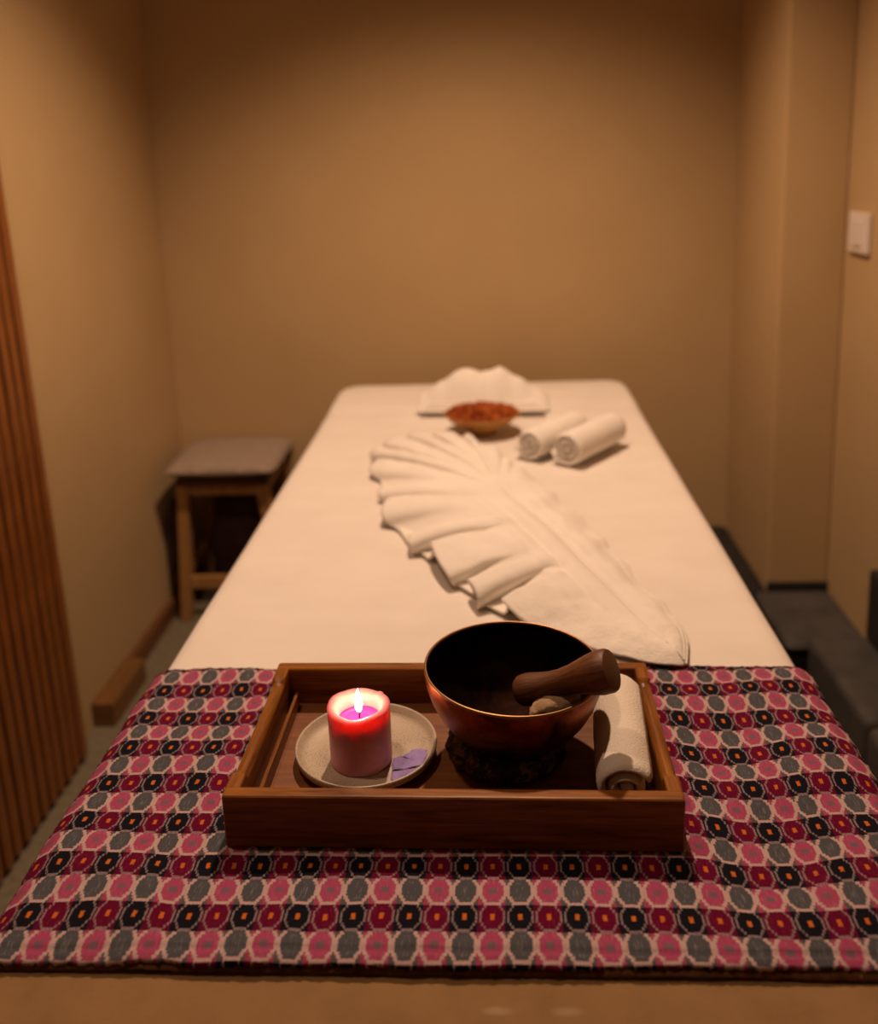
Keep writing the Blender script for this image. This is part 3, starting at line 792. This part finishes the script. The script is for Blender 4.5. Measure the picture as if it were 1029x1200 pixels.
# ================================================================ BOWL OF DRIED PETALS
pbx = empty('petal_bowl', (0.004, 2.045, sheet_top + 0.001)); tag(pbx, 'small carved wooden bowl at the head of the bed', 'bowl')
lathe('bowl_body', [(0, 0.0), (0.030, 0.0), (0.034, 0.004), (0.033, 0.008), (0.052, 0.018), (0.070, 0.030), (0.082, 0.042), (0.086, 0.046), (0.084, 0.0475), (0.080, 0.044), (0.066, 0.032), (0.045, 0.022), (0, 0.018)], M['basket'], pbx, n=56)
bm = bmesh.new()
for k in range(420):
    a = random.uniform(0, 2 * PI); r_ = 0.080 * math.sqrt(random.random())
    base = Vector((0.004 + r_ * math.cos(a), 2.045 + r_ * math.sin(a), sheet_top + 0.044 + 0.012 * (1 - (r_ / 0.08) ** 2) + random.uniform(-0.003, 0.004)))
    m4 = Matrix.Translation(base) @ Matrix.Rotation(random.uniform(0, 6.28), 4, 'Z') @ Matrix.Rotation(random.uniform(-0.9, 0.9), 4, 'X') @ Matrix.Rotation(random.uniform(-0.9, 0.9), 4, 'Y')
    L, w_ = random.uniform(0.006, 0.011), random.uniform(0.003, 0.006)
    pts = [(-L, 0, 0.001), (-L * 0.3, w_, 0.0025), (L * 0.6, w_ * 0.8, 0.0015), (L, 0, 0.003), (L * 0.6, -w_ * 0.8, 0.0015), (-L * 0.3, -w_, 0.0025)]
    tp = [bm.verts.new(m4 @ Vector(p)) for p in pts]; bt = [bm.verts.new(m4 @ (Vector(p) - Vector((0, 0, 0.0012)))) for p in pts]
    bm.faces.new(tp); bm.faces.new(list(reversed(bt)))
    for q in range(6): bm.faces.new((tp[q], bt[q], bt[(q + 1) % 6], tp[(q + 1) % 6]))
# bed of petals below
r = bmesh.ops.create_uvsphere(bm, u_segments=28, v_segments=12, radius=1.0)
for v_ in r['verts']: v_.co = Vector((0.004 + v_.co.x * 0.074, 2.045 + v_.co.y * 0.074, sheet_top + 0.0425 + v_.co.z * 0.0095))
pt = from_bm('dried_petals', bm, M['petal']); tag(pt, 'heap of red-orange dried petals filling the small wooden bowl', 'petals', kind='stuff')

# ================================================================ STOOL with grey cushion
stl = empty('stool', (-0.745, 2.615, 0)); tag(stl, 'wooden stool with splayed legs in the back left corner', 'stool')
def leg(x0, y0, x1, y1, zt=0.425, s=0.034):
    bm = bmesh.new(); vs = add_box(bm, (0, 0, zt / 2), (s, s, zt), 0.003)
    for v in vs:
        t = v.co.z / zt; v.co.x += x1 + (x0 - x1) * t; v.co.y += y1 + (y0 - y1) * t
    return from_bm('leg', bm, M['stool'], stl)
fy = -0.075; byy = 0.150
leg(-0.125, fy, -0.150, fy - 0.005); leg(0.105, fy, 0.155, fy - 0.005)
leg(-0.120, byy, -0.150, byy + 0.012); leg(0.105, byy, 0.155, byy + 0.012)
box('apron', (-0.010, fy, 0.408), (0.205, 0.022, 0.034), M['stool'], stl, bev=0.002)
box('apron', (-0.010, byy, 0.408), (0.205, 0.022, 0.034), M['stool'], stl, bev=0.002)
box('apron', (-0.122, (fy + byy) / 2, 0.408), (0.02, byy - fy - 0.03, 0.034), M['stool'], stl, bev=0.002)
box('apron', (0.107, (fy + byy) / 2, 0.408), (0.02, byy - fy - 0.03, 0.034), M['stool'], stl, bev=0.002)
box('stretcher', (0.000, fy - 0.004, 0.120), (0.27, 0.020, 0.036), M['stool'], stl, bev=0.002)
box('stretcher', (-0.142, (fy + byy) / 2, 0.150), (0.018, byy - fy - 0.03, 0.030), M['stool'], stl, bev=0.002)
sd = box('seat', (-0.005, 0.035, 0.437), (0.268, 0.270, 0.022), M['dark_wood'], stl, bev=0.003); sd['label'] = 'dark wooden seat board'
def pillow(name, c, s, m, parent=None, n=26, puff=1.0, power=3.2):
    V_, F_ = [], []
    for side in (1, -1):
        for j in range(n + 1):
            for i in range(n + 1):
                a = i / n * 2 - 1; b_ = j / n * 2 - 1
                x = math.copysign(abs(a) ** 0.92, a); y = math.copysign(abs(b_) ** 0.92, b_)
                prof_ = max(0, (1 - abs(x) ** power) * (1 - abs(y) ** power)) ** 0.42
                rx = 1 - 0.035 * y * y; ry = 1 - 0.035 * x * x
                V_.append((c[0] + x * s[0] / 2 * rx, c[1] + y * s[1] / 2 * ry, c[2] + side * s[2] / 2 * prof_ * puff + 0.0015 * fbm(x * 2, y * 2, side)))
    q = (n + 1) ** 2
    for side in (0, 1):
        for j in range(n):
            for i in range(n):
                a = side * q + j * (n + 1) + i; f = (a, a + 1, a + n + 2, a + n + 1); F_.append(f if side == 0 else f[::-1])
    o = mesh(name, V_, F_, m, parent)
    bm = bmesh.new(); bm.from_mesh(o.data); bmesh.ops.remove_doubles(bm, verts=bm.verts, dist=0.0004); bmesh.ops.recalc_face_normals(bm, faces=bm.faces); bm.to_mesh(o.data); bm.free()
    for p in o.data.polygons: p.use_smooth = True
    return o
cs = pillow('seat_cushion', (-0.745 - 0.004, 2.630, 0.4745), (0.325, 0.315, 0.052), M['cushion']); cs.rotation_euler = (0, 0, 0)
tag(cs, 'square mauve-grey cushion lying on the corner stool', 'cushion')
# dark bag pushed under the stool, bulging out on the left
def lump(name, c, s, m, seed, label, cat, pw=1.0, amp=0.2, sub=4):
    bm = bmesh.new(); bmesh.ops.create_icosphere(bm, subdivisions=sub, radius=1.0)
    for v in bm.verts:
        d = v.co.normalized(); k = 1 + amp * fbm(d.x * 1.7 + seed, d.y * 1.7, d.z * 1.7, 4)
        p = Vector([math.copysign(abs(q) ** pw, q) for q in d]) * k
        v.co = Vector((p.x * s[0], p.y * s[1], max(p.z * s[2], -s[2] * 0.9)))
    o = from_bm(name, bm, m, None, c, True); return tag(o, label, cat)
lump('cloth_bag', (-0.748, 2.660, 0.189), (0.083, 0.055, 0.208), M['dark_cloth'], 2, 'dark cloth bag standing under the corner stool', 'bag', 0.7)
lump('cloth_bundle', (-0.934, 2.62, 0.170), (0.018, 0.062, 0.186), M['dark_cloth'], 5, 'dark cloth bundle wedged between the stool and the left wall', 'bag', 0.8, 0.10)

# ================================================================ RIGHT SIDE: dark floor mats and padded cushions
bx0 = 0.385
mtb = empty('floor_mat', (0.62, 2.3, 0)); tag(mtb, 'low black padded floor mat running beside the massage table', 'mat')
box('mat_section', (-0.056, 0.26, 0.087), (0.355, 0.46, 0.170), M['mat_dark'], mtb, bev=0.02, seg=3, smooth=True)
box('mat_section', (0.012, -0.110, 0.070), (0.515, 0.260, 0.136), M['mat_dark'], mtb, bev=0.02, seg=3, smooth=True)
def padded(loc, s, label):
    o = empty('floor_cushion', loc); tag(o, label, 'cushion', 'charcoal floor cushions along the right wall')
    box('cushion_pad', (0, 0, s[2] / 2), s, M['bench'], o, bev=0.022, seg=4, smooth=True)
    return o
padded((0.800, 2.195, 0.142), (0.190, 0.285, 0.030), 'small flat charcoal cushion at the wall corner, farthest from the camera')
padded((0.822, 1.870, 0.002), (0.150, 0.345, 0.196), 'charcoal block cushion by the right wall, middle of the row')
padded((0.822, 1.515, 0.002), (0.150, 0.355, 0.192), 'charcoal block cushion by the right wall, beside the pink cloth')
padded((0.822, 1.150, 0.002), (0.150, 0.365, 0.190), 'charcoal block cushion by the right wall, nearest the camera')

struct(box('trim_2', ((XA + X1) / 2, YC - 0.006, 0.14), (X1 - XA, 0.012, 0.085), M['mat_dark'], bev=0.002))
sbx = box('storage_box', (0, 0, 0.085), (0.028, 0.11, 0.17), M['mat_dark'], bev=0.01, loc=(0.886, 1.975, 0.199))
tag(sbx, 'narrow black box standing on a floor cushion against the right wall', 'box')
